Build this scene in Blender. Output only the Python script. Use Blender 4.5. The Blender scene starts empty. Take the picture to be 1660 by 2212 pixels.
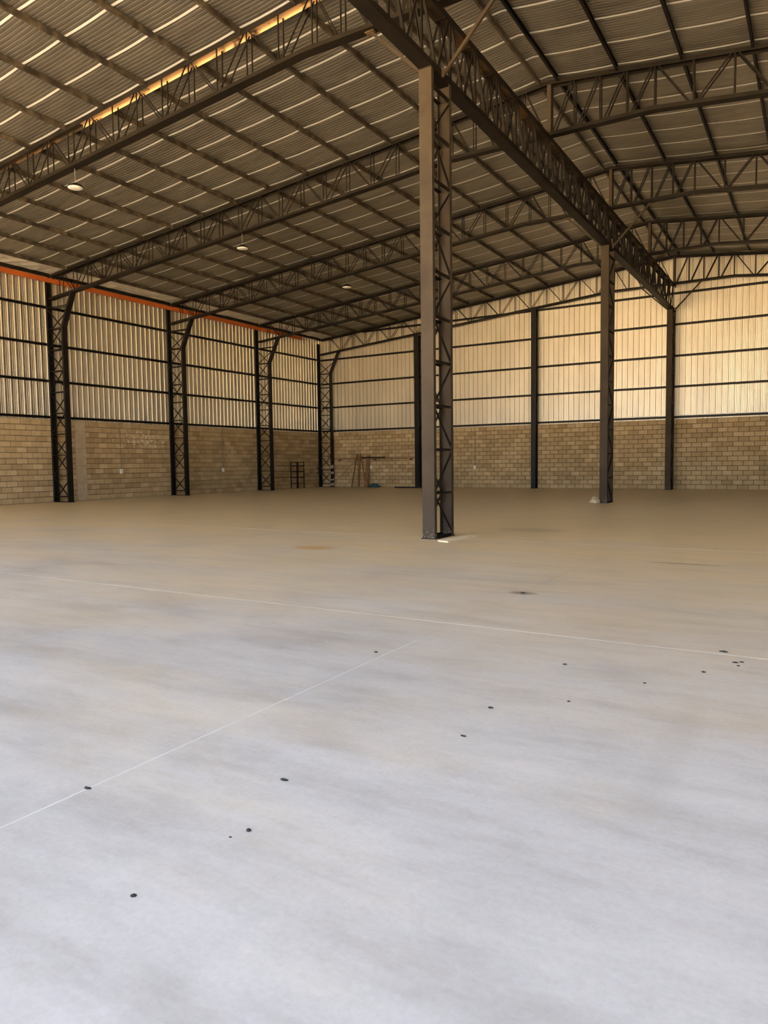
import bpy, bmesh, math, random
from mathutils import Vector, Matrix

random.seed(7)
D = bpy.data
SC = bpy.context.scene
COL = SC.collection

# ------------------------------------------------------------------ camera
S = 5.6569            # frame spacing
L = 18.5836           # ridge girder line
YB = 22.4026          # inner face of back block wall
YF = -11.6            # front plane of the hall (camera stands just inside the open front)
XR = 37.17            # right wall
WC, DC = 0.2256, 0.7287
ZG = 7.56             # underside of girder
ZGT = 8.66            # top of girder

cam_d = D.cameras.new('camera')
cam_d.sensor_fit = 'HORIZONTAL'
cam_d.sensor_width = 36.0
cam_d.lens = 36.0 * 1570.49 / 1660.0
cam_d.clip_start = 0.05
cam_d.clip_end = 600
cam = D.objects.new('camera', cam_d)
COL.objects.link(cam)
yaw, pitch, roll = 0.541, -0.0665, -0.0122
fw = Vector((-math.sin(yaw) * math.cos(pitch), math.cos(yaw) * math.cos(pitch), math.sin(pitch)))
rt = fw.cross(Vector((0, 0, 1))).normalized()
up = rt.cross(fw)
r2 = math.cos(roll) * rt + math.sin(roll) * up
u2 = -math.sin(roll) * rt + math.cos(roll) * up
cam.matrix_world = Matrix(((r2.x, u2.x, -fw.x, 24.148), (r2.y, u2.y, -fw.y, -11.0612), (r2.z, u2.z, -fw.z, 1.2623), (0, 0, 0, 1)))
SC.camera = cam

# ------------------------------------------------------------------ sky, sun, exposure
w = D.worlds.new('sky'); SC.world = w
w.use_nodes = True
nt = w.node_tree
sky = nt.nodes.new('ShaderNodeTexSky')
sky.sky_type = 'NISHITA'
sky.sun_disc = False
sky.sun_elevation = math.radians(58)
sky.sun_rotation = math.radians(20)
sky.dust_density = 2.0
sky.air_density = 1.0
hs = nt.nodes.new('ShaderNodeHueSaturation'); hs.inputs['Saturation'].default_value = 0.6      # hazy, milky sky
nt.links.new(sky.outputs[0], hs.inputs['Color'])
nt.links.new(hs.outputs[0], nt.nodes['Background'].inputs['Color'])
nt.nodes['Background'].inputs['Strength'].default_value = 0.335
sun_d = D.lights.new('sun', 'SUN')
sun_d.energy = 29.0
sun_d.angle = math.radians(0.6)
sun_d.color = (1.0, 0.93, 0.80)
sun = D.objects.new('sun', sun_d); COL.objects.link(sun)
sd = Vector((-0.25, -0.62, -1.25)).normalized()      # light travels towards the open front, downwards
sun.rotation_euler = sd.to_track_quat('-Z', 'Y').to_euler()
SC.view_settings.view_transform = 'Standard'
SC.view_settings.look = 'None'
SC.view_settings.gamma = 1.0
SC.view_settings.use_curve_mapping = False
SC.view_settings.exposure = 1.75
SC.cycles.max_bounces = 10
SC.cycles.diffuse_bounces = 6
SC.cycles.glossy_bounces = 4

# ------------------------------------------------------------------ materials
def node_mat(name):
    m = D.materials.new(name); m.use_nodes = True
    n = m.node_tree.nodes; l = m.node_tree.links
    return m, n, l, n['Principled BSDF']

def noise(n, l, vec, scale, detail=4, rough=0.6, stretch=None):
    if stretch:
        mp = n.new('ShaderNodeMapping'); mp.inputs['Scale'].default_value = stretch
        l.new(vec, mp.inputs['Vector']); vec = mp.outputs[0]
    t = n.new('ShaderNodeTexNoise'); t.inputs['Scale'].default_value = scale
    t.inputs['Detail'].default_value = detail; t.inputs['Roughness'].default_value = rough
    l.new(vec, t.inputs['Vector'])
    return t.outputs['Fac']

def ramp(n, l, fac, stops):
    r = n.new('ShaderNodeValToRGB'); e = r.color_ramp.elements
    while len(e) < len(stops): e.new(0.5)
    for k, (p, c) in enumerate(stops):
        e[k].position = p; e[k].color = (*c, 1) if len(c) == 3 else c
    l.new(fac, r.inputs['Fac'])
    return r.outputs['Color']

def mixc(n, l, fac, a, b, mode='MIX'):
    x = n.new('ShaderNodeMix'); x.data_type = 'RGBA'; x.blend_type = mode
    for s, v in ((x.inputs[0], fac), (x.inputs[6], a), (x.inputs[7], b)):
        if hasattr(v, 'is_linked') or hasattr(v, 'links'): l.new(v, s)
        elif isinstance(v, (int, float)): s.default_value = v
        else: s.default_value = (*v, 1)
    return x.outputs[2]

def mth(n, l, op, a, b=None, c=None):
    x = n.new('ShaderNodeMath'); x.operation = op
    for k, v in enumerate((a, b, c)):
        if v is None: continue
        if isinstance(v, (int, float)): x.inputs[k].default_value = v
        else: l.new(v, x.inputs[k])
    return x.outputs[0]

def pos(n):
    return n.new('ShaderNodeNewGeometry').outputs['Position']

def add_bump(n, l, bsdf, h, strength, dist):
    b = n.new('ShaderNodeBump'); b.inputs['Strength'].default_value = strength; b.inputs['Distance'].default_value = dist
    l.new(h, b.inputs['Height']); l.new(b.outputs[0], bsdf.inputs['Normal'])

def simple(name, c1, c2, rough=0.5, metal=0.0, scale=6.0, lo=0.4, hi=0.62, bump=0.0, bscale=40, spec=0.5):
    m, n, l, b = node_mat(name)
    p = pos(n)
    f = noise(n, l, p, scale)
    l.new(ramp(n, l, f, [(lo, c1), (hi, c2)]), b.inputs['Base Color'])
    b.inputs['Roughness'].default_value = rough; b.inputs['Metallic'].default_value = metal
    b.inputs['Specular IOR Level'].default_value = spec
    if bump: add_bump(n, l, b, noise(n, l, p, bscale), bump, 0.01)
    return m

M = {}
M['steel'] = simple('black_painted_steel', (0.009, 0.007, 0.005), (0.021, 0.016, 0.0115), 0.55, 0.0, 1.6, 0.35, 0.7, spec=0.18)
M['dark'] = simple('black_channel_steel', (0.006, 0.005, 0.0045), (0.012, 0.010, 0.008), 0.5, 0.0, 2.0, spec=0.3)
M['purlin'] = simple('worn_purlin_steel', (0.035, 0.027, 0.019), (0.16, 0.125, 0.08), 0.45, 0.0, 5.0, 0.42, 0.72)  # paler mottling of webs catching the light, put into the colour
M['brownsteel'] = simple('brown_steel', (0.034, 0.026, 0.019), (0.050, 0.039, 0.028), 0.55, 0.0, 1.2, spec=0.25)
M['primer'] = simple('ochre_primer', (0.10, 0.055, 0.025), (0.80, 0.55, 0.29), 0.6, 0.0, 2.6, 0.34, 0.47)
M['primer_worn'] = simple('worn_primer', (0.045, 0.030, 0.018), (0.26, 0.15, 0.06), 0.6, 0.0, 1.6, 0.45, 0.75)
M['orange'] = simple('orange_paint', (0.48, 0.105, 0.018), (0.60, 0.15, 0.028), 0.5, 0.0, 1.2, 0.3, 0.7)
M['mortar'] = simple('block_mortar', (0.085, 0.056, 0.03), (0.13, 0.088, 0.05), 0.9, 0, 5, spec=0.2)
M['concrete'] = simple('pale_concrete', (0.50, 0.41, 0.29), (0.58, 0.48, 0.345), 0.85, 0, 3.0, bump=0.2, spec=0.2)
M['white'] = simple('white_plastic', (0.80, 0.78, 0.74), (0.86, 0.84, 0.80), 0.35)
M['conduit'] = simple('grey_conduit', (0.22, 0.18, 0.13), (0.30, 0.25, 0.18), 0.6)
M['wire'] = simple('pale_wire', (0.35, 0.32, 0.28), (0.45, 0.42, 0.37), 0.5)
M['wood'] = simple('worn_wood', (0.20, 0.10, 0.045), (0.30, 0.16, 0.075), 0.75, 0, 9)
M['ply'] = simple('pale_plywood', (0.84, 0.72, 0.50), (0.90, 0.79, 0.58), 0.7, 0, 7)
M['rust'] = simple('rusty_pipe', (0.18, 0.095, 0.045), (0.34, 0.20, 0.10), 0.7, 0, 8)
M['clod'] = simple('dark_clod', (0.015, 0.014, 0.013), (0.05, 0.045, 0.04), 0.85, 0, 60)
M['teal'] = simple('teal_tarp', (0.02, 0.09, 0.09), (0.05, 0.14, 0.13), 0.7, 0, 9)
M['hose'] = simple('dark_blue_hose', (0.015, 0.015, 0.035), (0.03, 0.028, 0.05), 0.5)
M['hole'] = simple('dark_hollow', (0.012, 0.009, 0.006), (0.02, 0.015, 0.01), 0.9)
M['ground'] = simple('sandy_ground', (0.50, 0.365, 0.205), (0.60, 0.44, 0.255), 0.95, 0, 0.6, spec=0.1)
M['roofsheet'] = simple('roof_sheet', (0.45, 0.42, 0.38), (0.5, 0.47, 0.43), 0.6, 0.3, 2)
M['eavesheet'] = simple('pale_eave_sheet', (0.62, 0.58, 0.52), (0.80, 0.77, 0.71), 0.5, 0.2, 3)
M['plaster'] = simple('white_splash', (0.55, 0.45, 0.36), (0.7, 0.6, 0.5), 0.8, 0, 12)

def mk_brown():
    m, n, l, b = node_mat('brown_steel')
    p = pos(n)
    c = ramp(n, l, noise(n, l, p, 1.2), [(0.4, (0.052, 0.039, 0.027)), (0.62, (0.072, 0.055, 0.038))])
    # cement splashes round the foot
    sx = n.new('ShaderNodeSeparateXYZ'); l.new(p, sx.inputs[0])
    th = mth(n, l, 'ADD', 0.56, mth(n, l, 'MULTIPLY', sx.outputs[2], 0.5))
    sp = mth(n, l, 'GREATER_THAN', noise(n, l, p, 38, 3, 0.7), th)
    c = mixc(n, l, mth(n, l, 'MULTIPLY', sp, 0.7), c, (0.40, 0.35, 0.28))
    l.new(c, b.inputs['Base Color'])
    b.inputs['Roughness'].default_value = 0.6; b.inputs['Specular IOR Level'].default_value = 0.12
    return m
M['brownsteel'] = mk_brown()

def mk_galv():
    m, n, l, b = node_mat('galvanised_sheet')
    p = pos(n)
    f = noise(n, l, p, 1.3, 5, 0.6, (1, 1, 0.25))
    l.new(ramp(n, l, f, [(0.3, (0.65, 0.60, 0.51)), (0.7, (0.76, 0.71, 0.61))]), b.inputs['Base Color'])
    b.inputs['Metallic'].default_value = 0.95
    f2 = noise(n, l, p, 5, 3)
    r = n.new('ShaderNodeMapRange'); r.inputs['To Min'].default_value = 0.42; r.inputs['To Max'].default_value = 0.54
    l.new(f2, r.inputs['Value']); l.new(r.outputs[0], b.inputs['Roughness'])
    return m
M['galv'] = mk_galv()

def mk_foil():
    m, n, l, b = node_mat('insulation_foil')
    p = pos(n)
    f = noise(n, l, p, 2.0, 5, 0.65, (0.5, 3.0, 1))
    sp = noise(n, l, p, 26, 3, 0.7, (0.6, 1.6, 1))
    base = ramp(n, l, f, [(0.3, (0.27, 0.25, 0.215)), (0.72, (0.42, 0.39, 0.34))])
    spark = ramp(n, l, sp, [(0.66, (0, 0, 0)), (0.74, (1, 1, 1))])
    l.new(mixc(n, l, spark, base, (0.62, 0.55, 0.45)), b.inputs['Base Color'])
    b.inputs['Metallic'].default_value = 0.75
    b.inputs['Roughness'].default_value = 0.34
    add_bump(n, l, b, noise(n, l, p, 11, 4, 0.7, (0.35, 2.2, 1)), 0.45, 0.02)
    return m
M['foil'] = mk_foil()
M['tape'] = simple('white_joint_tape', (0.93, 0.92, 0.89), (0.97, 0.96, 0.94), 0.3, 0.0, 3, 0.3, 0.5)

def mk_block(island):
    m, n, l, b = node_mat('concrete_block_' + ('mass' if island else 'single'))
    p = pos(n)
    rnd = n.new('ShaderNodeNewGeometry').outputs['Random Per Island'] if island else n.new('ShaderNodeObjectInfo').outputs['Random']
    c = ramp(n, l, rnd, [(0.0, (0.44, 0.315, 0.17)), (0.4, (0.57, 0.415, 0.235)), (0.75, (0.63, 0.475, 0.28)), (1.0, (0.74, 0.57, 0.345))])
    f = noise(n, l, p, 3.0, 5, 0.6)
    c = mixc(n, l, 0.55, c, ramp(n, l, f, [(0.3, (0.55, 0.5, 0.45)), (0.7, (1.0, 1.0, 1.0))]), 'MULTIPLY')
    big = noise(n, l, p, 0.35, 3)
    c = mixc(n, l, mth(n, l, 'MULTIPLY', big, 0.5), c, (0.46, 0.365, 0.205))
    # whitewash splashes on one stretch of the left wall
    sx = n.new('ShaderNodeSeparateXYZ'); l.new(p, sx.inputs[0])
    def off2(v, c0, r_, k):
        d = mth(n, l, 'DIVIDE', mth(n, l, 'SUBTRACT', v, c0), r_)
        return mth(n, l, 'MULTIPLY', mth(n, l, 'MULTIPLY', d, d), k)
    thr = mth(n, l, 'ADD', 0.52, mth(n, l, 'ADD', off2(sx.outputs[1], 9.9, 1.7, 0.11), off2(sx.outputs[2], 2.35, 0.42, 0.10)))
    sn = noise(n, l, p, 6.5, 5, 0.7)
    msk = mth(n, l, 'MULTIPLY', mth(n, l, 'LESS_THAN', sx.outputs[0], 0.05), mth(n, l, 'GREATER_THAN', sn, thr))
    c = mixc(n, l, mth(n, l, 'MULTIPLY', msk, 0.75), c, (0.85, 0.76, 0.62))
    l.new(c, b.inputs['Base Color'])
    b.inputs['Roughness'].default_value = 0.9; b.inputs['Specular IOR Level'].default_value = 0.2
    add_bump(n, l, b, noise(n, l, p, 55, 3), 0.35, 0.01)
    return m
M['block'] = mk_block(False)
M['blockmass'] = mk_block(True)

def mk_floor():
    m, n, l, b = node_mat('dusty_concrete_floor')
    p = pos(n)
    f1 = noise(n, l, p, 0.33, 6, 0.62)
    f2 = noise(n, l, p, 1.7, 7, 0.68, (0.55, 1.5, 1))
    f3 = noise(n, l, p, 14, 4, 0.7)
    c = ramp(n, l, f1, [(0.28, (0.53, 0.515, 0.485)), (0.5, (0.61, 0.595, 0.565)), (0.75, (0.68, 0.665, 0.635))])
    c = mixc(n, l, 0.75, c, ramp(n, l, f2, [(0.30, (0.74, 0.72, 0.69)), (0.50, (1.0, 1.0, 1.0)), (0.70, (1.16, 1.15, 1.14))]), 'MULTIPLY')
    c = mixc(n, l, 0.35, c, ramp(n, l, f3, [(0.3, (0.86, 0.85, 0.84)), (0.6, (1.0, 1.0, 1.0))]), 'MULTIPLY')
    # warm tan tone added to the colour, growing towards the back, cloudy by noise
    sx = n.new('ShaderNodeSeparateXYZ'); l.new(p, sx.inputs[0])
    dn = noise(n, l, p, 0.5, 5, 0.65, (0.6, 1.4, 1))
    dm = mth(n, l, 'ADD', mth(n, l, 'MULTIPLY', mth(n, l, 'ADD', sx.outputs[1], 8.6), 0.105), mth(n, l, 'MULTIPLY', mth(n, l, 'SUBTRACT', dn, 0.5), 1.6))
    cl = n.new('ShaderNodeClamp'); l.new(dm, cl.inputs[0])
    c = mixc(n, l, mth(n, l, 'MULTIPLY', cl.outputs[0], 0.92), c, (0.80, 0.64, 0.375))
    f4 = noise(n, l, p, 2.4, 6, 0.7, (0.4, 2.2, 1))
    c = mixc(n, l, 0.36, c, ramp(n, l, f4, [(0.33, (0.80, 0.78, 0.75)), (0.5, (1.0, 1.0, 1.0)), (0.68, (1.14, 1.14, 1.13))]), 'MULTIPLY')
    f5 = noise(n, l, p, 45, 4, 0.75)
    c = mixc(n, l, 0.5, c, ramp(n, l, f5, [(0.30, (0.84, 0.84, 0.84)), (0.55, (1.0, 1.0, 1.0)), (0.75, (1.06, 1.06, 1.06))]), 'MULTIPLY')
    # local stains: (x, y, radius x, radius y, colour, amount)
    for (ax, ay, rx, ry, colr, amt) in ((17.58, -2.18, 0.42, 0.30, (0.62, 0.36, 0.10), 0.75), (19.6, 1.85, 0.75, 0.55, (0.50, 0.41, 0.23), 0.6),
                                       (22.1, -9.2, 0.16, 0.05, (0.45, 0.44, 0.42), 0.3), (22.76, -1.65, 0.55, 0.07, (0.24, 0.17, 0.09), 0.6),
                                       (21.71, -4.42, 0.16, 0.10, (0.16, 0.12, 0.08), 0.8), (23.62, -7.75, 0.10, 0.9, (0.40, 0.37, 0.33), 0.2)):
        dx = mth(n, l, 'DIVIDE', mth(n, l, 'SUBTRACT', sx.outputs[0], ax), rx)
        dy = mth(n, l, 'DIVIDE', mth(n, l, 'SUBTRACT', sx.outputs[1], ay), ry)
        r2_ = mth(n, l, 'ADD', mth(n, l, 'MULTIPLY', dx, dx), mth(n, l, 'MULTIPLY', dy, dy))
        k = mth(n, l, 'SUBTRACT', mth(n, l, 'ADD', 0.55, f2), r2_)
        ck = n.new('ShaderNodeClamp'); l.new(k, ck.inputs[0])
        c = mixc(n, l, mth(n, l, 'MULTIPLY', ck.outputs[0], amt), c, colr)
    l.new(c, b.inputs['Base Color'])
    r = n.new('ShaderNodeMapRange'); r.inputs['To Min'].default_value = 0.34; r.inputs['To Max'].default_value = 0.52
    l.new(f2, r.inputs['Value']); l.new(r.outputs[0], b.inputs['Roughness'])
    b.inputs['Specular IOR Level'].default_value = 0.5
    add_bump(n, l, b, f3, 0.06, 0.01)
    return m
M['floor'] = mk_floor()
M['joint'] = simple('pale_joint_filler', (0.70, 0.68, 0.64), (0.78, 0.76, 0.72), 0.8)

# ------------------------------------------------------------------ helpers
def put(o, parent=None):
    COL.objects.link(o)
    if parent is not None: o.parent = parent
    return o

def base_of(o):
    return o.location if o is not None else Vector((0, 0, 0))

def thing(name, label, cat, loc=(0, 0, 0), group=None, kind=None):
    o = D.objects.new(name, None); o.empty_display_size = 0.2
    COL.objects.link(o); o.location = loc
    o['label'] = label; o['category'] = cat
    if group: o['group'] = group
    if kind: o['kind'] = kind
    return o

def tag(o, label, cat, group=None, kind=None):
    o['label'] = label; o['category'] = cat
    if group: o['group'] = group
    if kind: o['kind'] = kind
    return o

def mesh_obj(name, verts, faces, mat, parent=None, smooth=False, origin=None):
    """verts in world coordinates; the object's mesh is stored relative to its parent's base (or origin)."""
    b = base_of(parent) if parent is not None else Vector(origin or (0, 0, 0))
    me = D.meshes.new(name)
    me.from_pydata([tuple(Vector(v) - b) for v in verts], [], faces)
    for mm in (mat if isinstance(mat, (list, tuple)) else [mat]): me.materials.append(mm)
    if smooth: me.polygons.foreach_set('use_smooth', [True] * len(faces))
    me.update()
    o = D.objects.new(name, me)
    put(o, parent)
    if parent is None: o.location = b
    return o

def box_vf(x0, x1, y0, y1, z0, z1, off=0):
    v = [(x0, y0, z0), (x1, y0, z0), (x1, y1, z0), (x0, y1, z0), (x0, y0, z1), (x1, y0, z1), (x1, y1, z1), (x0, y1, z1)]
    f = [(0, 3, 2, 1), (4, 5, 6, 7), (0, 1, 5, 4), (1, 2, 6, 5), (2, 3, 7, 6), (3, 0, 4, 7)]
    return v, [tuple(i + off for i in q) for q in f]

def box(name, x0, x1, y0, y1, z0, z1, mat, parent=None, origin=None):
    v, f = box_vf(x0, x1, y0, y1, z0, z1)
    return mesh_obj(name, v, f, mat, parent, origin=origin)

UNIT = {}
def unit_bar(mat, kind):
    key = (mat.name, kind)
    if key in UNIT: return UNIT[key]
    me = D.meshes.new('bar_' + kind)
    if kind == 'box':
        v, f = box_vf(-.5, .5, -.5, .5, -.5, .5)
    elif kind == 'angle':
        t = 0.16
        pr = [(-.5, -.5), (.5, -.5), (.5, -.5 + t), (-.5 + t, -.5 + t), (-.5 + t, .5), (-.5, .5)]
        v = [(a, b_, z) for z in (-.5, .5) for a, b_ in pr]
        f = [(k, (k + 1) % 6, (k + 1) % 6 + 6, k + 6) for k in range(6)] + [(5, 4, 3, 2, 1, 0), (6, 7, 8, 9, 10, 11)]
    else:
        nn = 8
        v = [(.5 * math.cos(2 * math.pi * k / nn), .5 * math.sin(2 * math.pi * k / nn), z) for z in (-.5, .5) for k in range(nn)]
        f = [(k, (k + 1) % nn, (k + 1) % nn + nn, k + nn) for k in range(nn)] + [tuple(range(nn - 1, -1, -1)), tuple(range(nn, 2 * nn))]
    me.from_pydata(v, [], f); me.materials.append(mat); me.update()
    UNIT[key] = me
    return me

def bar(name, p, q, wx, wy, mat, parent=None, kind='box', ref=(0, 1, 0)):
    """a straight member from p to q (world), cross-section wx (along ref) by wy."""
    p = Vector(p); q = Vector(q); d = q - p; ln = d.length; z = d / ln
    x = Vector(ref); x = x - z * x.dot(z)
    if x.length < 1e-4: x = Vector((1, 0, 0)) - z * z.x
    x.normalize(); y = z.cross(x)
    c = (p + q) / 2 - base_of(parent)
    o = D.objects.new(name, unit_bar(mat, kind))
    o.matrix_basis = Matrix(((x.x * wx, y.x * wy, z.x * ln, c.x), (x.y * wx, y.y * wy, z.y * ln, c.y), (x.z * wx, y.z * wy, z.z * ln, c.z), (0, 0, 0, 1)))
    return put(o, parent)

def channel(name, path, A, outw, wid, fl, t, mat, parent=None, origin=None, inner=None, lip=0.0):
    """U channel swept along path. A = width axis; outw = approximate outward normal of the web; path runs along the web's outer face."""
    A = Vector(A); outw = Vector(outw)
    pts = [Vector(p) for p in path]
    prof = [(-wid / 2, 0), (wid / 2, 0), (wid / 2, -fl)]
    if lip: prof += [(wid / 2 - lip, -fl), (wid / 2 - lip, -fl + t)]
    prof += [(wid / 2 - t, -fl + (t if lip else 0)), (wid / 2 - t, -t), (-wid / 2 + t, -t), (-wid / 2 + t, -fl + (t if lip else 0))]
    if lip: prof += [(-wid / 2 + lip, -fl + t), (-wid / 2 + lip, -fl)]
    prof += [(-wid / 2, -fl)]
    iw = 6 if lip else 4
    k = len(prof); v = []; f = []
    for i, p in enumerate(pts):
        ts = []
        if i > 0: ts.append((p - pts[i - 1]).normalized())
        if i < len(pts) - 1: ts.append((pts[i + 1] - p).normalized())
        tg = sum(ts, Vector()).normalized()
        N = tg.cross(A).normalized()
        if N.dot(outw) < 0: N = -N
        sc = 1.0 / max(0.5, tg.dot(ts[0]))
        for a, n_ in prof: v.append(p + A * a + N * n_ * sc)
    for i in range(len(pts) - 1):
        for j in range(k):
            f.append((i * k + j, i * k + (j + 1) % k, (i + 1) * k + (j + 1) % k, (i + 1) * k + j))
    f.append(tuple(range(k - 1, -1, -1))); f.append(tuple(range((len(pts) - 1) * k, len(pts) * k)))
    mats = [mat] if inner is None else [mat, inner]
    o = mesh_obj(name, v, f, mats, parent, origin=origin)
    bm = bmesh.new(); bm.from_mesh(o.data); bmesh.ops.recalc_face_normals(bm, faces=bm.faces); bm.to_mesh(o.data); bm.free()
    if inner is not None:
        for i in range(len(pts) - 1):
            for q in (-1, 0, 1): o.data.polygons[i * k + iw + q].material_index = 1
    return o

def lathe(name, prof, centre, mat, parent=None, seg=24, smooth=True):
    cx, cy, cz = centre; v = []; f = []
    for r_, z in prof:
        for k in range(seg):
            a = 2 * math.pi * k / seg
            v.append((cx + r_ * math.cos(a), cy + r_ * math.sin(a), cz + z))
    for i in range(len(prof) - 1):
        for k in range(seg):
            f.append((i * seg + k, i * seg + (k + 1) % seg, (i + 1) * seg + (k + 1) % seg, (i + 1) * seg + k))
    f.append(tuple(range(seg - 1, -1, -1))); f.append(tuple(range((len(prof) - 1) * seg, len(prof) * seg)))
    return mesh_obj(name, v, f, mat, parent, smooth)

def tube(name, pts, rad, mat, parent=None, seg=8, origin=None, closed=False):
    pts = [Vector(p) for p in pts]; v = []; f = []; n_ = len(pts)
    for i, p in enumerate(pts):
        a = pts[i - 1] if (i > 0 or closed) else p
        b = pts[(i + 1) % n_] if (i < n_ - 1 or closed) else p
        tg = (b - a).normalized()
        x = tg.cross(Vector((0, 0, 1)))
        if x.length < 0.05: x = tg.cross(Vector((0, 1, 0)))
        x.normalize(); y = tg.cross(x)
        for k in range(seg):
            t = 2 * math.pi * k / seg
            v.append(p + x * rad * math.cos(t) + y * rad * math.sin(t))
    for i in range(n_ if closed else n_ - 1):
        j = (i + 1) % n_
        for k in range(seg): f.append((i * seg + k, i * seg + (k + 1) % seg, j * seg + (k + 1) % seg, j * seg + k))
    if not closed:
        f.append(tuple(range(seg - 1, -1, -1))); f.append(tuple(range((n_ - 1) * seg, n_ * seg)))
    return mesh_obj(name, v, f, mat, parent, True, origin=origin)

ORD = ['', 'first', 'second', 'third', 'fourth', 'fifth', 'sixth', 'seventh', 'eighth', 'ninth', 'tenth', 'eleventh', 'twelfth', 'thirteenth', 'fourteenth', 'fifteenth', 'sixteenth']

# roof geometry
XRID = 18.66
def zroof(x):
    return 8.11 + 0.0945 * x if x <= XRID else 8.11 + 0.0945 * XRID - 0.108 * (x - XRID)
BK_L, BK_R = 15.95, 20.95
def zbot(x):
    """underside of the truss bottom chord"""
    if x < BK_L: return 8.668 - 0.0885 * (BK_L - x)
    if x <= BK_R: return 8.668
    return 8.668 - 0.105 * (x - BK_R)

# ------------------------------------------------------------------ floor and ground
floor = thing('floor', 'dusty grey concrete floor slab with pale sawn joints', 'floor', (L, 0, 0), kind='structure')
xj = [-0.2, 3.7, 9.7, 15.7, 21.7, 27.7, 33.7, XR + 0.2]
yj = [YF, -5.95, -0.05, 5.85, 11.75, 17.65, YB + 0.2]
for i in range(len(xj) - 1):
    for j in range(len(yj) - 1):
        g = 0.005
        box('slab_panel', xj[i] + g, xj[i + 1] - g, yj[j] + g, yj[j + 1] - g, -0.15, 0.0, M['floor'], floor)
for x in xj[1:-1]: box('joint_filler', x - 0.005, x + 0.005, yj[0], yj[1] - 0.6, -0.10, -0.0008, M['joint'], floor)
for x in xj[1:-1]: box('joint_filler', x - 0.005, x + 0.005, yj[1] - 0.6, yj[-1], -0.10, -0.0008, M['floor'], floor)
for y in yj[1:-1]: box('joint_filler', xj[0], xj[-1], y - 0.005, y + 0.005, -0.10, -0.001, M['joint'], floor)

v, f = box_vf(-160, 200, -230, YF - 0.02, -0.4, -0.06)
gr = mesh_obj('ground', v, f, M['ground'], origin=(18, -60, -0.1))
tag(gr, 'sunlit sandy ground outside the open front', 'ground', kind='structure')

# ------------------------------------------------------------------ ceiling: insulation strips between purlins
ceil = thing('ceiling', 'foil insulation under the roof, sagging between purlins with white taped joints', 'ceiling', (XRID, 0, 9.9), kind='structure')
PX_L = [XRID - 0.21 - 1.32 * k for k in range(14)]                 # 18.45 ... 1.29
PX_L = PX_L + [0.12]
PX_R = [18.87 + 1.31 * k for k in range(14)]
SAG = 0.019
def sag_z(x, px):
    for a, b in zip(px[:-1], px[1:]):
        lo, hi = min(a, b), max(a, b)
        if lo <= x <= hi:
            t = (x - lo) / (hi - lo)
            return zroof(x) + 0.055 - SAG * 4 * t * (1 - t) * min(1, (hi - lo))
    return zroof(x) + 0.055
def strip_mesh(name, x0, x1, px, width, ribs, depth, mat, drop):
    xs = []
    knots = sorted([x for x in px if x0 < x < x1] + [x0, x1])
    for a, b in zip(knots[:-1], knots[1:]):
        n_ = 5 if b - a > 0.5 else 1
        xs += [a + (b - a) * t / n_ for t in range(n_)]
    xs.append(x1)
    ys = []
    if ribs:
        for r_ in range(ribs):
            y0 = width * r_ / ribs; p = width / ribs
            ys += [(y0, 0.0), (y0 + p * 0.55, 0.0), (y0 + p * 0.7, depth), (y0 + p * 0.85, depth)]
        ys.append((width, 0.0))
    else:
        ys = [(0.0, 0.0), (width, 0.0)]
    v = []; f = []; k = len(ys)
    for x in xs:
        z = sag_z(x, px) - drop
        for y, dz in ys: v.append((x - XRID, y, z - 9.9 + dz))
    for i in range(len(xs) - 1):
        for j in range(k - 1): f.append((i * k + j, i * k + j + 1, (i + 1) * k + j + 1, (i + 1) * k + j))
    me = D.meshes.new(name); me.from_pydata(v, [], f); me.materials.append(mat); me.update()
    return me
SW = 0.93
sL = strip_mesh('strip_left', 1.2, XRID, PX_L, SW, 10, 0.006, M['foil'], 0)
sR = strip_mesh('strip_right', XRID, XR + 0.3, PX_R, SW, 10, 0.006, M['foil'], 0)
tL = strip_mesh('tape_left', 1.2, XRID, PX_L, 0.056, 0, 0, M['tape'], 0.004)
tR = strip_mesh('tape_right', XRID, XR + 0.3, PX_R, 0.056, 0, 0, M['tape'], 0.004)
k0 = math.floor((YF + 0.11) / SW)
k1 = math.ceil((YB + 0.3) / SW)
for k in range(k0, k1 + 1):
    y = -0.11 + SW * k
    for side, sm, tm in ((0, sL, tL), (1, sR, tR)):
        o = D.objects.new('insulation_strip', sm); o.location = (0, y, 0); put(o, ceil)
        o = D.objects.new('joint_tape', tm); o.location = (0, y - 0.028, 0); put(o, ceil)
yo0, yo1 = YF - 0.3, YB + 0.5
# bare pale sheet between the last purlin and the eave, slightly crumpled
rnd = random.Random(5)
ny = 120
for i in range(0, ny, 20):
    v = []; f = []
    for j in range(21):
        y = YF + (YB + 0.3 - YF) * (i + j) / ny
        rnd2 = random.Random(i + j)
        for q, x in enumerate((-0.25, 0.1, 0.45, 0.8, 1.2)):
            v.append((x, y, zroof(x) + 0.05 + (rnd2.uniform(-0.025, 0.03) if 0 < q < 4 else 0)))
    for j in range(20):
        for q in range(4): f.append((j * 5 + q, j * 5 + q + 1, j * 5 + q + 6, j * 5 + q + 5))
    mesh_obj('eave_sheet', v, f, M['eavesheet'], ceil)
for nm, xa, xb in (('roof_sheet', -0.45, XRID), ('roof_sheet', XRID, XR + 0.45)):
    za, zb = zroof(xa) + 0.10, zroof(xb) + 0.10
    v = [(xa, yo0, za), (xb, yo0, zb), (xb, yo1, zb), (xa, yo1, za), (xa, yo0, za + .05), (xb, yo0, zb + .05), (xb, yo1, zb + .05), (xa, yo1, za + .05)]
    mesh_obj(nm, v, box_vf(0, 1, 0, 1, 0, 1)[1], M['roofsheet'], ceil)

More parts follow.
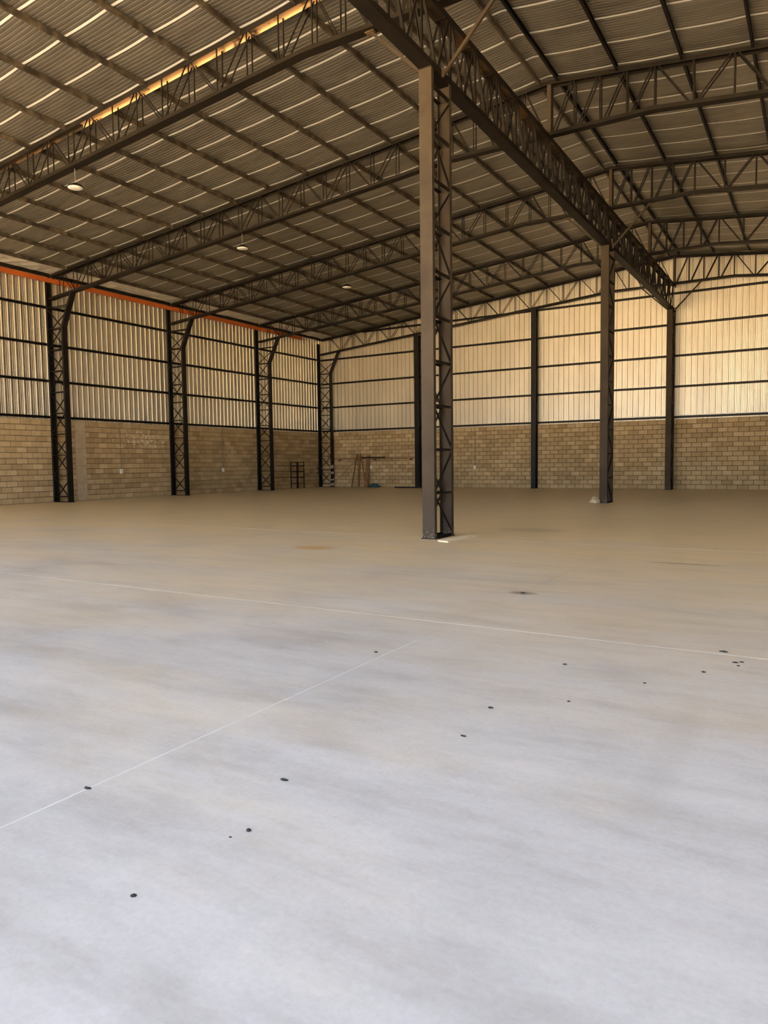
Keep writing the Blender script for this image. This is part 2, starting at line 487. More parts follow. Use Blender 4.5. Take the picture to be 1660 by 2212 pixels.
# ------------------------------------------------------------------ walls
def brick_mesh(kind):
    """one block, 0.385 x 0.185 face with chamfered edges; face towards +n, length along s"""
    a, h, c, d = 0.1925, 0.0925, 0.006, 0.03
    v = [(-a, 0, -h), (a, 0, -h), (a, 0, h), (-a, 0, h),
         (-a, d - c, -h), (a, d - c, -h), (a, d - c, h), (-a, d - c, h),
         (-a + c, d, -h + c), (a - c, d, -h + c), (a - c, d, h - c), (-a + c, d, h - c)]
    f = [(0, 1, 5, 4), (1, 2, 6, 5), (2, 3, 7, 6), (3, 0, 4, 7), (4, 5, 9, 8), (5, 6, 10, 9), (6, 7, 11, 10), (7, 4, 8, 11), (8, 9, 10, 11)]
    return v, f
BV, BF = brick_mesh(0)

def block_wall(parent, axis, s0, s1, ztop, dist, skip, chosen, jointdepth=0.02):
    """axis 'L': wall on X=0 facing +X, s runs along Y.  axis 'B': wall on Y=YB facing -Y, s runs along X."""
    def to_world(s, n_, z):
        return (n_, s, z) if axis == 'L' else (s, YB - n_, z)
    cells = []
    rows = 15
    for r_ in range(rows):
        off = 0.2 if r_ % 2 else 0.0
        s = s0 + off - 0.4
        while s < s1:
            a, b = max(s, s0), min(s + 0.4, s1)
            for (k0_, k1_) in skip:
                if a < k1_ and b > k0_:
                    if a < k0_: b = k0_
                    elif b > k1_: a = k1_
                    else: a = b
            if b - a > 0.06: cells.append((a, b, r_))
            s += 0.4
    me_full = D.meshes.new('block')
    if axis == 'L':
        me_full.from_pydata([(y, -x, z) for x, y, z in BV], [], BF)
    else:
        me_full.from_pydata([(x, -y, z) for x, y, z in BV], [], BF)
    me_full.materials.append(M['block'])
    bm = bmesh.new(); bm.from_mesh(me_full); bmesh.ops.recalc_face_normals(bm, faces=bm.faces); bm.to_mesh(me_full); bm.free()
    cells.sort(key=lambda c: dist((c[0] + c[1]) / 2))
    b0 = base_of(parent)
    mv = []; mf = []
    for idx, (a, b, r_) in enumerate(cells):
        sc = (b - a - 0.015) / 0.385
        z = r_ * 0.2 + 0.1
        dn = random.uniform(-0.003, 0.003) - jointdepth / 2 - 0.005
        cs = (a + b) / 2
        if idx < chosen:
            o = D.objects.new('brick', me_full)
            o.location = Vector(to_world(cs, dn - 0.01, z)) - b0
            o.scale = (1, sc, 1) if axis == 'L' else (sc, 1, 1)
            put(o, parent)
        else:
            off = len(mv)
            for x, y, zz in BV: mv.append(to_world(cs + x * sc * (-1 if axis == 'L' else 1), dn - 0.01 + y, z + zz))
            mf += [tuple(i + off for i in q) for q in BF]
    if mv:
        o = mesh_obj('brick_courses', mv, mf, M['blockmass'], parent)
        o['kind'] = 'stuff'
        bm = bmesh.new(); bm.from_mesh(o.data); bmesh.ops.recalc_face_normals(bm, faces=bm.faces); bm.to_mesh(o.data); bm.free()

RP = 0.24
def rib_profile(n_ribs):
    out = []
    for r_ in range(n_ribs):
        b = r_ * RP
        out += [(b, 0), (b + .052, 0), (b + .058, -.004), (b + .064, 0), (b + .116, 0), (b + .122, -.004), (b + .128, 0), (b + .170, 0), (b + .187, -.038), (b + .223, -.038)]
    out.append((n_ribs * RP, 0))
    return out
def cladding(parent, to_world, s0, s1, z0, ztop, per=5, name='cladding_sheet'):
    s = s0
    while s < s1 - 0.02:
        n_ = min(per, max(1, int(round((s1 - s) / RP))))
        pr = rib_profile(n_)
        v = []; f = []
        for a, d in pr:
            v.append(to_world(s + a, d, z0)); v.append(to_world(s + a, d, ztop(s + a)))
        for i in range(len(pr) - 1): f.append((2 * i, 2 * i + 2, 2 * i + 3, 2 * i + 1))
        mesh_obj(name, v, f, M['galv'], parent)
        s += n_ * RP

GZ = [3.06, 4.365, 5.672, 7.0]
# left wall
wl = thing('wall_left', 'side wall of concrete blocks below ribbed metal cladding with orange eave beam', 'wall', (0, 5, 0), kind='structure')
box('block_core', -0.19, -0.028, YF, YB + 0.19, 0, 2.995, M['mortar'], wl)
PIL = (6.58, 7.02)
block_wall(wl, 'L', -2.0, YB, 3.0, lambda s: abs(s - 7.5) + (100 if s < 3.6 else 0), [PIL], 300)
box('plain_blockwork', -0.03, -0.004, YF, -2.0, 0, 3.0, M['concrete'], wl)
for z in (0.0, 0.655, 1.31, 1.965, 2.62):
    box('concrete_pillar', -0.03, 0.012, PIL[0] + 0.003, PIL[1] - 0.003, z + 0.004, min(z + 0.651, 3.0), M['concrete'], wl)
cladding(wl, lambda s, d, z: (-0.132 - d, s, z), YF, YB + 0.36, 3.0, lambda s: zroof(-0.1) + 0.09)
for z in GZ:
    channel('girt', [(-0.092, YF, z + 0.045), (-0.092, YB, z + 0.045)], (0, 0, 1), (-1, 0, 0), 0.085, 0.085, 0.006, M['dark'], wl)
box('coping', -0.19, 0.004, YF, YB, 2.996, 3.012, M['concrete'], wl)

# back wall
wb = thing('wall_back', 'far gable wall of concrete blocks below pale ribbed metal cladding', 'wall', (L, YB, 0), kind='structure')
box('block_core', -0.0, XR, YB + 0.028, YB + 0.19, 0, 2.995, M['mortar'], wb)
block_wall(wb, 'B', 0.0, 30.0, 3.0, lambda s: abs(s - 18.4) + (100 if s > 22.6 else 0), [(5.98, 6.2)], 300)
box('plain_blockwork', 30.0, XR, YB + 0.004, YB + 0.03, 0, 3.0, M['concrete'], wb)
cladding(wb, lambda s, d, z: (s, YB + 0.132 + d, z), -0.34, XR + 0.15, 3.0, lambda s: zroof(s) + 0.09)
for z in GZ + [8.31]:
    xa, xb = (0.02, XR) if z < 7.5 else (2.8, 34.0)
    channel('girt', [(xa, YB + 0.092, z + 0.045), (xb, YB + 0.092, z + 0.045)], (0, 0, 1), (0, 1, 0), 0.085, 0.085, 0.006, M['dark'], wb)
box('coping', 0.0, XR, YB - 0.004, YB + 0.19, 2.996, 3.012, M['concrete'], wb)
box('drip_flashing', 15.0, XR, YB - 0.012, YB + 0.03, 3.153, 3.185, M['tape'], wb)  # white strip painted for the lit top flange of the sill girt
# odd hollow block set on its side beside the first gable post
for (hx, hz) in ((6.03, 1.86), (6.12, 1.86), (6.03, 1.70), (6.12, 1.70)):
    box('hollow_cell', hx - 0.032, hx + 0.032, YB + 0.0, YB + 0.03, hz - 0.05, hz + 0.05, M['hole'], wb)  # solid dark fill painted for the shade inside the open cells
for r_ in range(15):
    if r_ in (8, 9): continue
    box('cut_block', 5.985, 6.195, YB + 0.002, YB + 0.03, r_ * 0.2 + 0.008, r_ * 0.2 + 0.192, M['blockmass'], wb)
for (xa, xb, za, zb) in ((5.985, 6.195, 1.608, 1.65), (5.985, 6.195, 1.75, 1.81), (5.985, 6.195, 1.91, 1.992), (5.985, 5.998, 1.608, 1.992), (6.062, 6.088, 1.608, 1.992), (6.152, 6.195, 1.608, 1.992)):
    box('hollow_block_web', xa, xb, YB - 0.004, YB + 0.028, za, zb, M['concrete'], wb)

# right wall and front wall (outside the photograph, they shape the light)
wr = thing('wall_right', 'dark plain block side wall opposite the orange eave beam', 'wall', (XR, 5, 0), kind='structure')
box('block_wall', XR, XR + 0.19, YF, YB + 0.19, 0, zroof(XR) + 0.09, M['mortar'], wr)  # unseen wall given a dark tone to dim reflections on the left cladding
wf = thing('wall_front', 'front wall around the wide open entrance behind the viewer', 'wall', (L, YF, 0), kind='structure')
OPX0, OPX1, OPZ = 3.0, 30.0, 8.2
box('front_pier', -0.2, OPX0, YF - 0.2, YF, 0, 8.1, M['concrete'], wf)
box('front_pier', OPX1, XR + 0.2, YF - 0.2, YF, 0, 8.0, M['concrete'], wf)
v = []
for y in (YF - 0.2, YF):
    v += [(OPX0, y, OPZ), (OPX1, y, OPZ), (OPX1, y, zroof(OPX1)), (XRID, y, zroof(XRID)), (OPX0, y, zroof(OPX0))]
mesh_obj('front_gable', v, [(4, 3, 2, 1, 0), (5, 6, 7, 8, 9), (0, 1, 6, 5), (1, 2, 7, 6), (2, 3, 8, 7), (3, 4, 9, 8), (4, 0, 5, 9)], M['galv'], wf)

# ------------------------------------------------------------------ lattice columns under the girder
def centre_column(yc, label, brown, base_pad=False):
    c = thing('lattice_column', label, 'column', (L, yc, 0), group='columns under the ridge girder', kind='thing')
    mw = M['brownsteel'] if brown else M['steel']
    y0, y1 = yc - DC / 2, yc + DC / 2
    channel('channel_chord', [(L, y0, 0.012), (L, y0, ZG - 0.012)], (1, 0, 0), (0, -1, 0), WC, 0.085, 0.008, mw, c)
    channel('channel_chord', [(L, y1, 0.012), (L, y1, ZG - 0.012)], (1, 0, 0), (0, 1, 0), WC, 0.085, 0.008, mw, c)
    box('base_plate', L - WC / 2 - 0.02, L + WC / 2 + 0.02, y0 - 0.015, y1 + 0.015, 0.0, 0.012, M['steel'], c)
    box('cap_plate', L - WC / 2 - 0.004, L + WC / 2 + 0.004, y0 - 0.006, y1 + 0.006, ZG - 0.012, ZG, M['steel'], c)
    for sx in (-1, 1):
        x = L + sx * (WC / 2 - 0.022)
        zs = [0.035 + 0.725 * k for k in range(11)]
        for k, z in enumerate(zs): bar('lacing_strut', (x, y0 + 0.02, z), (x, y1 - 0.02, z), 0.04, 0.04, M['steel'], c, 'angle', (-sx, 0, 0))
        for k in range(10):
            a, b = (y0 + 0.04, y1 - 0.04) if (k % 2) == (0 if sx < 0 else 1) else (y1 - 0.04, y0 + 0.04)
            bar('lacing_diagonal', (x, a, zs[k] + 0.03), (x, b, zs[k + 1] - 0.03), 0.038, 0.038, M['steel'], c, 'angle', (-sx, 0, 0))
    # knee brace out to the right-hand side of the roof truss
    bar('knee_brace', (L + 0.13, yc + 0.05, ZG + 0.03), (L + 1.18, yc + 0.05, zbot(L + 1.18) + 0.0), 0.05, 0.05, M['brownsteel'] if brown else M['steel'], c, 'angle', (0, 1, 0))
    bar('knee_brace', (L - 0.13, yc + 0.05, ZG + 0.03), (17.33, yc + 0.05, zbot(17.33)), 0.05, 0.05, M['brownsteel'], c, 'angle', (0, 1, 0))
    box('brace_gusset', 17.24, 17.42, yc - 0.02, yc + 0.10, zbot(17.33) - 0.014, zbot(17.33) - 0.002, M['primer_worn'], c)
    box('brace_gusset', L + 0.114, L + 0.16, yc + 0.0, yc + 0.012, ZG - 0.03, ZG + 0.12, M['primer_worn'], c)
    return c
YT5 = 22.15
c1 = centre_column(0.0, 'nearest tall lattice steel column standing alone on the open floor', True)
c2 = centre_column(2 * S, 'second lattice column under the girder, dirt splashed round its foot', True)
c3 = centre_column(YB - 0.0717 - DC / 2, 'last girder column, standing against the far block wall', True)
# lump of spilt mortar at the second column's foot
def clod(name, x, y, rx, ry, rz, mat, label, cat, seed, group=None):
    rnd = random.Random(seed)
    bm = bmesh.new(); bmesh.ops.create_icosphere(bm, subdivisions=2, radius=1)
    for vv in bm.verts:
        k = 1 + rnd.uniform(-0.28, 0.2)
        vv.co = Vector((vv.co.x * rx * k, vv.co.y * ry * k, max(-0.15, vv.co.z) * rz * (1 + rnd.uniform(-.3, .3))))
    zmin = min(v_.co.z for v_ in bm.verts)
    for vv in bm.verts: vv.co.z -= zmin
    me = D.meshes.new(name); bm.to_mesh(me); bm.free(); me.materials.append(mat)
    o = D.objects.new(name, me); put(o); o.location = (x, y, 0.0)
    tag(o, label, cat, group)
    return o
clod('mortar_lump', L - 0.20, 2 * S - DC / 2 - 0.16, 0.16, 0.14, 0.16, M['concrete'], 'lump of pale spilt mortar at the foot of the second girder column', 'mortar', 3)

# ------------------------------------------------------------------ ridge girder
gd = thing('ridge_girder', 'long dark lattice girder running under the ridge on the columns', 'girder', (L, 5.5, ZG))
ga, gb = YF + 0.15, YB - 0.03
channel('bottom_chord', [(L, ga, ZG), (L, gb, ZG)], (1, 0, 0), (0, 0, -1), WC, 0.10, 0.008, M['steel'], gd)
channel('top_chord', [(L, ga, ZGT), (L, gb, ZGT)], (1, 0, 0), (0, 0, 1), WC, 0.10, 0.008, M['steel'], gd, inner=M['primer_worn'])
PG = 1.02
zs0, zs1 = ZG + 0.05, ZGT - 0.05
for sx in (-1, 1):
    x = L + sx * (WC / 2 - 0.026)
    k = math.ceil((ga - 0.37) / PG)
    while 0.37 + k * PG < gb - 0.05:
        y = 0.37 + k * PG
        yn = y + PG
        bar('web_vertical', (x, y, zs0), (x, y, zs1), 0.045, 0.045, M['steel'], gd, 'angle', (-sx, 0, 0))
        if yn < gb - 0.02:
            ym = y + PG / 2
            bar('web_diagonal', (x, y + 0.05, zs1), (x, ym - 0.02, zs0), 0.042, 0.042, M['steel'], gd, 'angle', (-sx, 0, 0))
            bar('web_diagonal', (x, ym + 0.02, zs0), (x, yn - 0.05, zs1), 0.042, 0.042, M['steel'], gd, 'angle', (-sx, 0, 0))
        k += 1
k = 0
yb_ = ga + 0.4
while yb_ < gb:
    box('batten_plate', L - WC / 2 + 0.01, L + WC / 2 - 0.01, yb_, yb_ + 0.05, ZGT - 0.104, ZGT - 0.098, M['steel'], gd)
    yb_ += PG

# ------------------------------------------------------------------ roof trusses
TW = 0.20
def roof_truss(yc, label, near, x_end=XR):
    t = thing('roof_truss', label, 'roof truss', (L, yc, 8.668), group='roof trusses')
    x0 = 0.20
    bp = [(x0, yc, zbot(x0)), (BK_L, yc, zbot(BK_L)), (BK_R, yc, zbot(BK_R)), (x_end, yc, zbot(x_end))]
    tp = [(x0, yc, zroof(x0)), (XRID, yc, zroof(XRID)), (x_end, yc, zroof(x_end))]
    channel('bottom_chord', bp, (0, 1, 0), (0, 0, -1), TW, 0.075, 0.008, M['steel'], t)
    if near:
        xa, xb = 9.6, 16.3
        segs = [(x0, xa, M['primer_worn']), (xa, xb, M['primer']), (xb, XRID, M['primer_worn'])]  # middle length has brighter ochre inner faces than the rest
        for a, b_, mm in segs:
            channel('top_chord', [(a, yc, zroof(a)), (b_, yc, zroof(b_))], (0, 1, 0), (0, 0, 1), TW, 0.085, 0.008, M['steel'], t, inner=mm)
        channel('top_chord', [(XRID, yc, zroof(XRID)), (x_end, yc, zroof(x_end))], (0, 1, 0), (0, 0, 1), TW, 0.085, 0.008, M['steel'], t)
    else:
        channel('top_chord', tp, (0, 1, 0), (0, 0, 1), TW, 0.085, 0.008, M['steel'], t)
    bar('ridge_post', (XRID, yc, zbot(XRID) + 0.01), (XRID, yc, zroof(XRID) - 0.01), 0.19, 0.09, M['brownsteel'], t, 'box', (0, 1, 0))
    H = 0.766
    topn = [16.17 - 2 * H * k for k in range(11)]                  # left top nodes
    rtop = [20.95 + 2 * H * k for k in range(11)]
    def T(x): return zroof(x) - 0.05
    def B(x): return zbot(x) + 0.045
    for sy in (-1, 1):
        y = yc + sy * (TW / 2 - 0.024)
        def web(nm, a, za, b_, zb):
            wd = 0.021 if a < XRID else 0.028
            bar(nm, (a, y, za), (b_, y, zb), wd, wd, M['steel'], t, 'box')
        # ridge panels, verticals with diagonals falling towards the ridge post
        for k in range(4):
            for sg, edge in ((1, 20.95), (-1, 16.17)):
                p = (edge - XRID) / 4 * sg
                xv = XRID + sg * p * (k + 1)
                xp = XRID + sg * p * k
                web('web_vertical', xv, B(xv), xv, T(xv))
                web('web_diagonal', xp + sg * 0.08, B(xp), xv - sg * 0.05, T(xv))
        for nodes, sg, lim in ((topn, -1, 0.25), (rtop, 1, x_end - 0.25)):
            for x in nodes:
                if (x - lim) * sg > 0: break
                if x not in (16.17, 20.95): web('web_vertical', x, B(x), x, T(x))
                xm = x + sg * H; xn = x + 2 * sg * H
                if (xm - lim) * sg > 0: break
                web('web_vertical', xm, B(xm), xm, T(xm))
                web('web_diagonal', x + sg * 0.05, T(x), xm - sg * 0.05, B(xm))
                if (xn - lim) * sg < 0: web('web_diagonal', xm + sg * 0.05, B(xm), xn - sg * 0.05, T(xn))
    return t
TY = [0.0, S, 2 * S, 3 * S, YT5]
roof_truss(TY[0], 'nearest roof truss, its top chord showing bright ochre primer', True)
roof_truss(TY[1], 'second roof truss from the viewer, landing midway between two girder columns', False)
roof_truss(TY[2], 'third roof truss, crossing the girder above its second column', False)
roof_truss(TY[3], 'fourth roof truss, the last one clear of the far wall', False)
roof_truss(TY[4], 'last roof truss, close against the pale cladding of the far wall', False)

# ------------------------------------------------------------------ lattice columns along the left wall
def eave_column(yc, label):
    c = thing('eave_column', label, 'column', (0.5, yc, 0), group='flared lattice columns along the side wall', kind='thing')
    CW = 0.20
    zt = 7.925
    channel('outer_chord', [(0.014, yc, 0.012), (0.014, yc, zt)], (0, 1, 0), (-1, 0, 0), CW, 0.09, 0.007, M['dark'], c)
    zk = zbot(1.45) - 0.004
    channel('inner_chord', [(0.92, yc, 0.012), (0.92, yc, 6.27), (1.47, yc, zk)], (0, 1, 0), (1, 0, -0.2), CW, 0.085, 0.007, M['dark'], c)
    box('base_plate', 0.014, 0.95, yc - 0.12, yc + 0.12, 0, 0.012, M['dark'], c)
    def xin(z): return 0.86 if z < 6.27 else 0.86 + (z - 6.27) / (zk - 6.27) * 0.55
    zs = [0.2 + 0.755 * k for k in range(10)]
    for sy in (-1, 1):
        y = yc + sy * (CW / 2 - 0.022)
        for k, z in enumerate(zs):
            if z > 7.15: break
            bar('lacing_strut', (0.06, y, z), (xin(z), y, z), 0.03, 0.03, M['steel'], c)
            z2 = z + 0.755
            if z2 > 7.1: z2 = 7.1
            if z2 - z < 0.2: continue
            if (k % 2 == 0) == (sy < 0): bar('lacing_diagonal', (0.07, y, z2 - 0.03), (xin(z) - 0.02, y, z + 0.03), 0.028, 0.028, M['steel'], c)
            else: bar('lacing_diagonal', (0.07, y, z + 0.03), (xin(z2) - 0.02, y, z2 - 0.03), 0.028, 0.028, M['steel'], c)
    return c
eave_column(S, 'flared lattice column beside the plain concrete pillar in the block wall')
eave_column(2 * S, 'flared lattice column just past the whitewash-splashed blocks')
eave_column(3 * S, 'flared lattice column, last before the corner one')
ce = eave_column(YT5, 'flared lattice column in the far corner, its foot splashed white')
for (za, zb) in ((0.06, 0.24), (0.36, 0.46), (0.72, 0.86), (1.02, 1.22)):  # pale plates painted for the brightness seen through the lattice
    box('white_splash', 0.918, 0.926, YT5 - 0.085, YT5 + 0.07, za, zb, M['plaster'], ce)
    box('white_splash', 0.84, 0.918, YT5 - 0.106, YT5 - 0.098, za + 0.02, zb - 0.03, M['plaster'], ce)

# gable posts on the far wall
def gable_post(x, label):
    c = thing('gable_post', label, 'post', (x, YT5, 0), group='gable posts on the far wall')
    y0, y1 = YB - 0.36, YB - 0.02
    zt = zbot(x) - 0.003
    W2 = 0.22
    channel('front_chord', [(x, y0, 0.012), (x, y0, zt)], (1, 0, 0), (0, -1, 0), W2, 0.07, 0.007, M['dark'], c)
    channel('rear_chord', [(x, y1, 0.012), (x, y1, zt)], (1, 0, 0), (0, 1, 0), W2, 0.07, 0.007, M['dark'], c)
    box('base_plate', x - 0.14, x + 0.14, y0 - 0.02, y1, 0, 0.012, M['dark'], c)
    z = 0.1; k = 0
    while z + 0.4 < zt:
        for sx in (-1, 1):
            xx = x + sx * (W2 / 2 - 0.016)
            a, b = (y0 + 0.03, y1 - 0.03) if k % 2 == 0 else (y1 - 0.03, y0 + 0.03)
            bar('lacing_diagonal', (xx, a, z), (xx, b, z + 0.38), 0.025, 0.025, M['steel'], c)
        z += 0.4; k += 1
gable_post(6.27, 'narrow gable post half hidden behind the nearest column')
gable_post(12.5, 'narrow gable post standing clear between nearest and second girder columns')

# ------------------------------------------------------------------ purlins, one length per roof bay
bays = [(-S, TY[0], 'in front of the nearest truss'), (TY[0], TY[1], 'between nearest and second trusses'), (TY[1], TY[2], 'between second and third trusses'),
        (TY[2], TY[3], 'between third and fourth trusses'), (TY[3], TY[4], 'between fourth and last trusses')]
def purlin(x, ya, yb2, mat, label, group, sgn):
    zt = zroof(x) + 0.050
    ph = 0.105
    # web faces up the slope, the open side looks down the slope
    xo = x + sgn * 0.025
    o = channel('purlin', [(xo, ya, zt - ph / 2), (xo, yb2, zt - ph / 2)], (0, 0, 1), (sgn, 0, 0), ph, 0.05, 0.005, mat, None, origin=(x, (ya + yb2) / 2, zt - 0.12), lip=0.018)
    tag(o, label, 'purlin', group)
PXL = PX_L[::-1]
for bi, (ya, yb2, where) in enumerate(bays):
    for k, x in enumerate(PXL):
        if bi == 0 and not (5.0 < x < 16.2): continue
        if bi == 4 and k == 0: pass
        if k < 1: continue
        purlin(x, ya + 0.105, yb2 - 0.105, M['purlin'], 'worn steel purlin, %s up from the orange eave beam, %s' % (ORD[k], where), 'purlins on the left roof slope', 1)
    if bi == 0: continue
    for k in range(6):
        purlin(PX_R[k], ya + 0.105, yb2 - 0.105, M['dark'], 'black steel purlin, %s beyond the ridge girder, %s' % (ORD[k + 1], where), 'purlins on the right roof slope', -1)
for bi, (ya, yb2, where) in enumerate(bays[1:]):
    x = 0.30
    o = channel('eave_purlin', [(x, ya + 0.105, zroof(x) - 0.01), (x, yb2 - 0.105, zroof(x) - 0.01)], (0, 0, 1), (1, 0, 0), 0.12, 0.05, 0.005, M['dark'], None, origin=(x, (ya + yb2) / 2, 8.0))
    tag(o, 'black eave purlin right above the orange beam, %s' % where, 'purlin', 'eave purlins')

# ------------------------------------------------------------------ orange eave beam
eb = thing('eave_beam', 'orange painted beam running along the eave on the column heads', 'beam', (0.09, 10, 7.927))
channel('beam_web', [(0.15, -4.0, 8.005), (0.15, 20.6, 8.005)], (0, 0, 1), (1, 0, 0), 0.155, 0.12, 0.006, M['orange'], eb)
for y in (3.82, 9.45, 15.1):
    box('bracket', 0.03, 0.155, y - 0.04, y + 0.06, 8.083, 8.20, M['orange'], eb)

# ------------------------------------------------------------------ pendant lamps under the trusses
def lamp(x, yc, label):
    zc = 7.66
    t = thing('pendant_lamp', label, 'lamp', (x, yc, zc), group='round pendant lamps')
    lathe('lamp_housing', [(0.05, 0.10), (0.08, 0.085), (0.15, 0.05), (0.178, 0.012), (0.178, 0.0), (0.168, 0.0)], (x, yc, zc), M['dark'], t)
    lathe('diffuser', [(0.168, 0.004), (0.16, -0.012), (0.11, -0.026), (0.04, -0.032)], (x, yc, zc), M['white'], t)
    bar('suspension_wire', (x, yc, zc + 0.09), (x, yc, zbot(x)), 0.008, 0.008, M['wire'], t, 'round')
lamp(9.33, TY[0] + 0.03, 'white round pendant lamp hanging under the nearest truss')
lamp(9.33, TY[1], 'white round pendant lamp hanging under the second truss')
lamp(9.25, TY[2], 'white round pendant lamp hanging under the third truss')

# ------------------------------------------------------------------ switch boxes with conduits
def switch_box(axis, s, z, label, ztop, two=False):
    if axis == 'L':
        t = thing('switch_box', label, 'switch box', (0.0, s, z), group='wall switch boxes')
        box('box', 0.004, 0.06, s - 0.06, s + 0.06, z - 0.09, z + 0.09, M['white'], t)
        box('cover', 0.06, 0.068, s - 0.045, s + 0.045, z - 0.07, z + 0.07, M['white'], t)
        for d in ((-0.03, 0.05) if two else (0.0,)): bar('conduit', (0.018, s + d, z + 0.09), (0.018, s + d, ztop), 0.025, 0.025, M['conduit'], t, 'round')
        if two: bar('conduit_elbow', (0.018, s - 0.06, z + 0.0), (0.018, s - 0.22, z), 0.02, 0.02, M['conduit'], t, 'round')
    else:
        t = thing('switch_box', label, 'switch box', (s, YB, z), group='wall switch boxes')
        box('box', s - 0.06, s + 0.06, YB - 0.06, YB - 0.004, z - 0.09, z + 0.09, M['white'], t)
        box('cover', s - 0.045, s + 0.045, YB - 0.068, YB - 0.06, z - 0.07, z + 0.07, M['white'], t)
        bar('conduit', (s, YB - 0.018, z + 0.09), (s, YB - 0.018, ztop), 0.025, 0.025, M['conduit'], t, 'round')
switch_box('L', 8.61, 1.08, 'small white switch box below the whitewash-splashed blocks', 3.05)
switch_box('L', 14.43, 1.06, 'white switch box with two conduits between two flared columns', 3.05, True)
switch_box('B', 9.38, 1.03, 'tiny white switch box on far wall beside the nearest column', 3.05)
switch_box('B', 3.30, 1.07, 'white switch box on far wall beside the stepladder', 1.45)

# ------------------------------------------------------------------ stored things in the far corner
sr = thing('storage_rail', 'rusty steel rail fixed along the far wall near the corner', 'rail', (3.6, YB - 0.2, 1.5))
bar('rail_tube', (0.96, YB - 0.20, 1.53), (6.10, YB - 0.20, 1.53), 0.06, 0.07, M['rust'], sr, 'box')
for x in (1.3, 3.6, 5.8): box('wall_bracket', x - 0.02, x + 0.02, YB - 0.23, YB - 0.004, 1.45, 1.493, M['steel'], sr)
o = bar('steel_tube', (2.75, YB - 0.20, 1.595), (4.25, YB - 0.20, 1.595), 0.06, 0.06, M['dark'], None, 'round')
tag(o, 'short dark tube lying on the rusty rail above the stepladder', 'tube')

sl = thing('stepladder', 'brown wooden stepladder standing before the far wall near the corner', 'ladder', (2.85, YB - 0.6, 0))
for x, xt in ((2.50, 2.66), (2.98, 2.86)):
    bar('front_rail', (x, YB - 0.80, 0.0), (xt, YB - 0.45, 1.75), 0.035, 0.07, M['wood'], sl, 'box', (1, 0, 0))
    bar('rear_leg', (x + 0.02, YB - 0.10 - 0.02, 0.0), (xt + 0.01, YB - 0.40, 1.72), 0.03, 0.045, M['wood'], sl, 'box', (1, 0, 0))
for k in range(5):
    z = 0.3 + 0.31 * k; t_ = z / 1.75
    xa = 2.50 + 0.16 * t_; xb = 2.98 - 0.12 * t_; y = YB - 0.80 + 0.35 * t_
    box('tread', xa, xb, y - 0.05, y + 0.06, z - 0.013, z + 0.013, M['wood'], sl)
box('top_step', 2.62, 2.90, YB - 0.52, YB - 0.34, 1.75, 1.78, M['wood'], sl)

o = bar('steel_rod', (0.99, YB - 0.75, 0.012), (2.32, YB - 0.07, 1.42), 0.025, 0.025, M['rust'], None, 'round')
tag(o, 'thin rusty rod leaning on the far wall between corner column and stepladder', 'rod')
o = bar('timber_board', (3.16, YB - 0.40, 0.0), (3.12, YB - 0.02, 1.72), 0.22, 0.025, M['wood'], None, 'box', (1, 0, 0))
tag(o, 'dark wooden board leaning on the far wall beside the stepladder', 'board')

rk = thing('steel_rack', 'thin steel rack with rungs standing by the side wall near the corner', 'rack', (0.3, 19.8, 0))
for y in (19.5, 20.1):
    for x in (0.06, 0.46): bar('upright', (x, y, 0.0), (x, y, 1.40), 0.035, 0.035, M['steel'], rk)
for z in (0.28, 0.58, 0.88, 1.18, 1.38):
    for x in (0.06, 0.46): bar('rung', (x, 19.5, z), (x, 20.1, z), 0.028, 0.028, M['steel'], rk)
    for y in (19.5, 20.1): bar('cross_rung', (0.06, y, z), (0.46, y, z), 0.028, 0.028, M['steel'], rk)
for k, z in enumerate((0.61, 0.91, 1.21)):
    o = bar('steel_bar', (0.30, 17.6 + 0.25 * k, z), (0.30, 20.4, z), 0.03, 0.03, M['dark'], None, 'round')
    tag(o, 'long thin bar lying across the steel rack, %s' % ('lowest of three', 'middle of three', 'topmost of three')[k], 'bar', 'bars on the steel rack')

def coil(cx, y, cz, r_, turns, rad):
    pts = []
    n_ = turns * 20
    for k in range(n_ + 1):
        a = 2 * math.pi * k / 20
        pts.append((cx + 0.0 + r_ * math.sin(a) * (1 + 0.05 * math.sin(3.1 * k)), y - 0.05 * k / n_ * 1.6, cz + r_ * 1.25 * math.cos(a)))
    return pts
o = tube('hose_coil', coil(0.13, YT5 - 0.125, 0.92, 0.16, 4, 0.018), 0.018, M['hose'], None, 6, origin=(0.13, YT5 - 0.13, 1.1))
tag(o, 'coil of dark hose hung on the far corner column', 'hose')

clod('tarp_heap', 3.75, YB - 0.45, 0.34, 0.2, 0.18, M['teal'], 'small heap of teal tarp on the floor by the far wall', 'tarp', 11)
# dark boards on the floor at the foot of the first gable post
for k, (xa, ya, xb, yb2) in enumerate(((5.2, 21.62, 6.75, 21.75), (5.55, 21.45, 6.9, 21.52))):
    o = bar('floor_board', (xa, ya, 0.03), (xb, yb2, 0.03), 0.15, 0.06, M['dark'], None, 'box', (0, 1, 0))
    tag(o, ('dark board on the floor at the first gable post, nearer the wall', 'dark board on the floor at the first gable post, further from the wall')[k], 'board', 'dark boards on the floor')

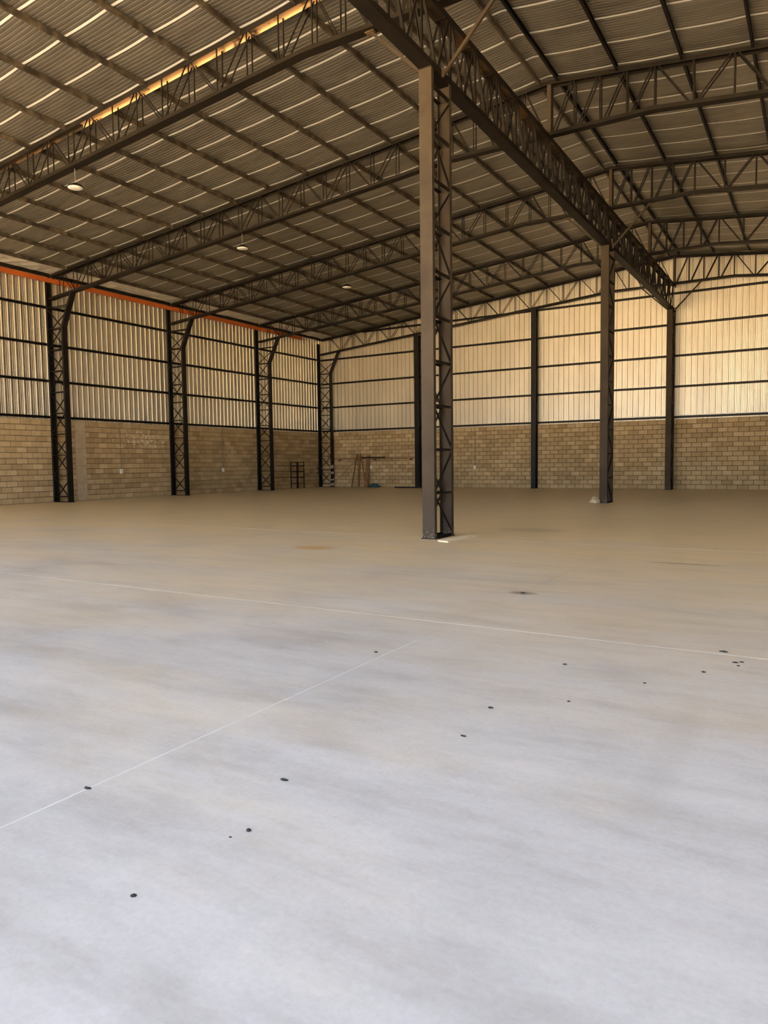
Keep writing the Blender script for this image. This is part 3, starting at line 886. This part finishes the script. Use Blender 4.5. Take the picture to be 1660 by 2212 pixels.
# plywood sheet at the foot of the nearest column
v = [(18.88, -0.62, 0.0), (19.11, -0.72, 0.0), (19.16, 0.34, 0.0), (18.93, 0.42, 0.0)]
v += [(a, b, 0.022) for a, b, c_ in v]
o = mesh_obj('plywood_sheet', v, [(3, 2, 1, 0), (4, 5, 6, 7), (0, 1, 5, 4), (1, 2, 6, 5), (2, 3, 7, 6), (3, 0, 4, 7)], M['ply'], origin=(19.0, -0.1, 0))
tag(o, 'pale thin plywood offcut lying against the foot of the nearest column', 'plywood')

# ------------------------------------------------------------------ crumbs of dirt on the floor
CL = [
    (22.48, -9.22, 0.013, 0.010, 0.009, 'largest black crumb, alone in the bright foreground of the floor'),
    (22.455, -9.285, 0.008, 0.005, 0.004, 'tiny dark speck just beside the largest black crumb'),
    (22.44, -9.68, 0.013, 0.010, 0.006, 'flat grey pebble closest to the viewer on the floor'),
    (21.70, -9.28, 0.026, 0.011, 0.004, 'long grey crumb lying on the sawn floor joint'),
    (21.62, -6.98, 0.018, 0.014, 0.010, 'small black crumb beside the far end of the sawn joint'),
    (22.72, -7.64, 0.019, 0.014, 0.006, 'flat dark crumb in the middle of the floor, largest of its area'),
    (22.76, -8.06, 0.020, 0.012, 0.004, 'broken dark flake in mid floor, nearer than the flat dark crumb'),
    (22.33, -8.84, 0.024, 0.012, 0.006, 'narrow grey crumb behind the largest black crumb'),
    (21.71, -4.42, 0.028, 0.02, 0.008, 'brown clod on the floor beyond the crosswise joint'),
    (23.63, -5.88, 0.035, 0.022, 0.008, 'dark crumb lying on the crosswise joint near the right edge'),
    (23.72, -6.13, 0.024, 0.016, 0.007, 'largest crumb of the small cluster near the right edge'),
    (23.755, -6.10, 0.018, 0.012, 0.006, 'farthest crumb of the small cluster near the right edge'),
    (23.745, -6.20, 0.012, 0.010, 0.005, 'smallest crumb of the cluster near the right edge'),
    (23.58, -6.44, 0.018, 0.014, 0.006, 'lone dark crumb just before the small cluster'),
    (23.04, -7.35, 0.012, 0.010, 0.005, 'small dark speck right of the flat dark crumb in mid floor'),
    (22.81, -6.67, 0.020, 0.012, 0.006, 'dark crumb midway between flat dark crumb and crosswise joint'),
    (23.32, -6.83, 0.012, 0.010, 0.005, 'small speck left of the lone dark crumb'),
]
for k, (x, y, rx, ry, rz, lab) in enumerate(CL):
    clod('dirt_crumb', x, y, rx * 0.8, ry * 0.8, rz * 0.8, M['clod'], lab, 'crumb', 40 + k, 'dirt crumbs on the floor')
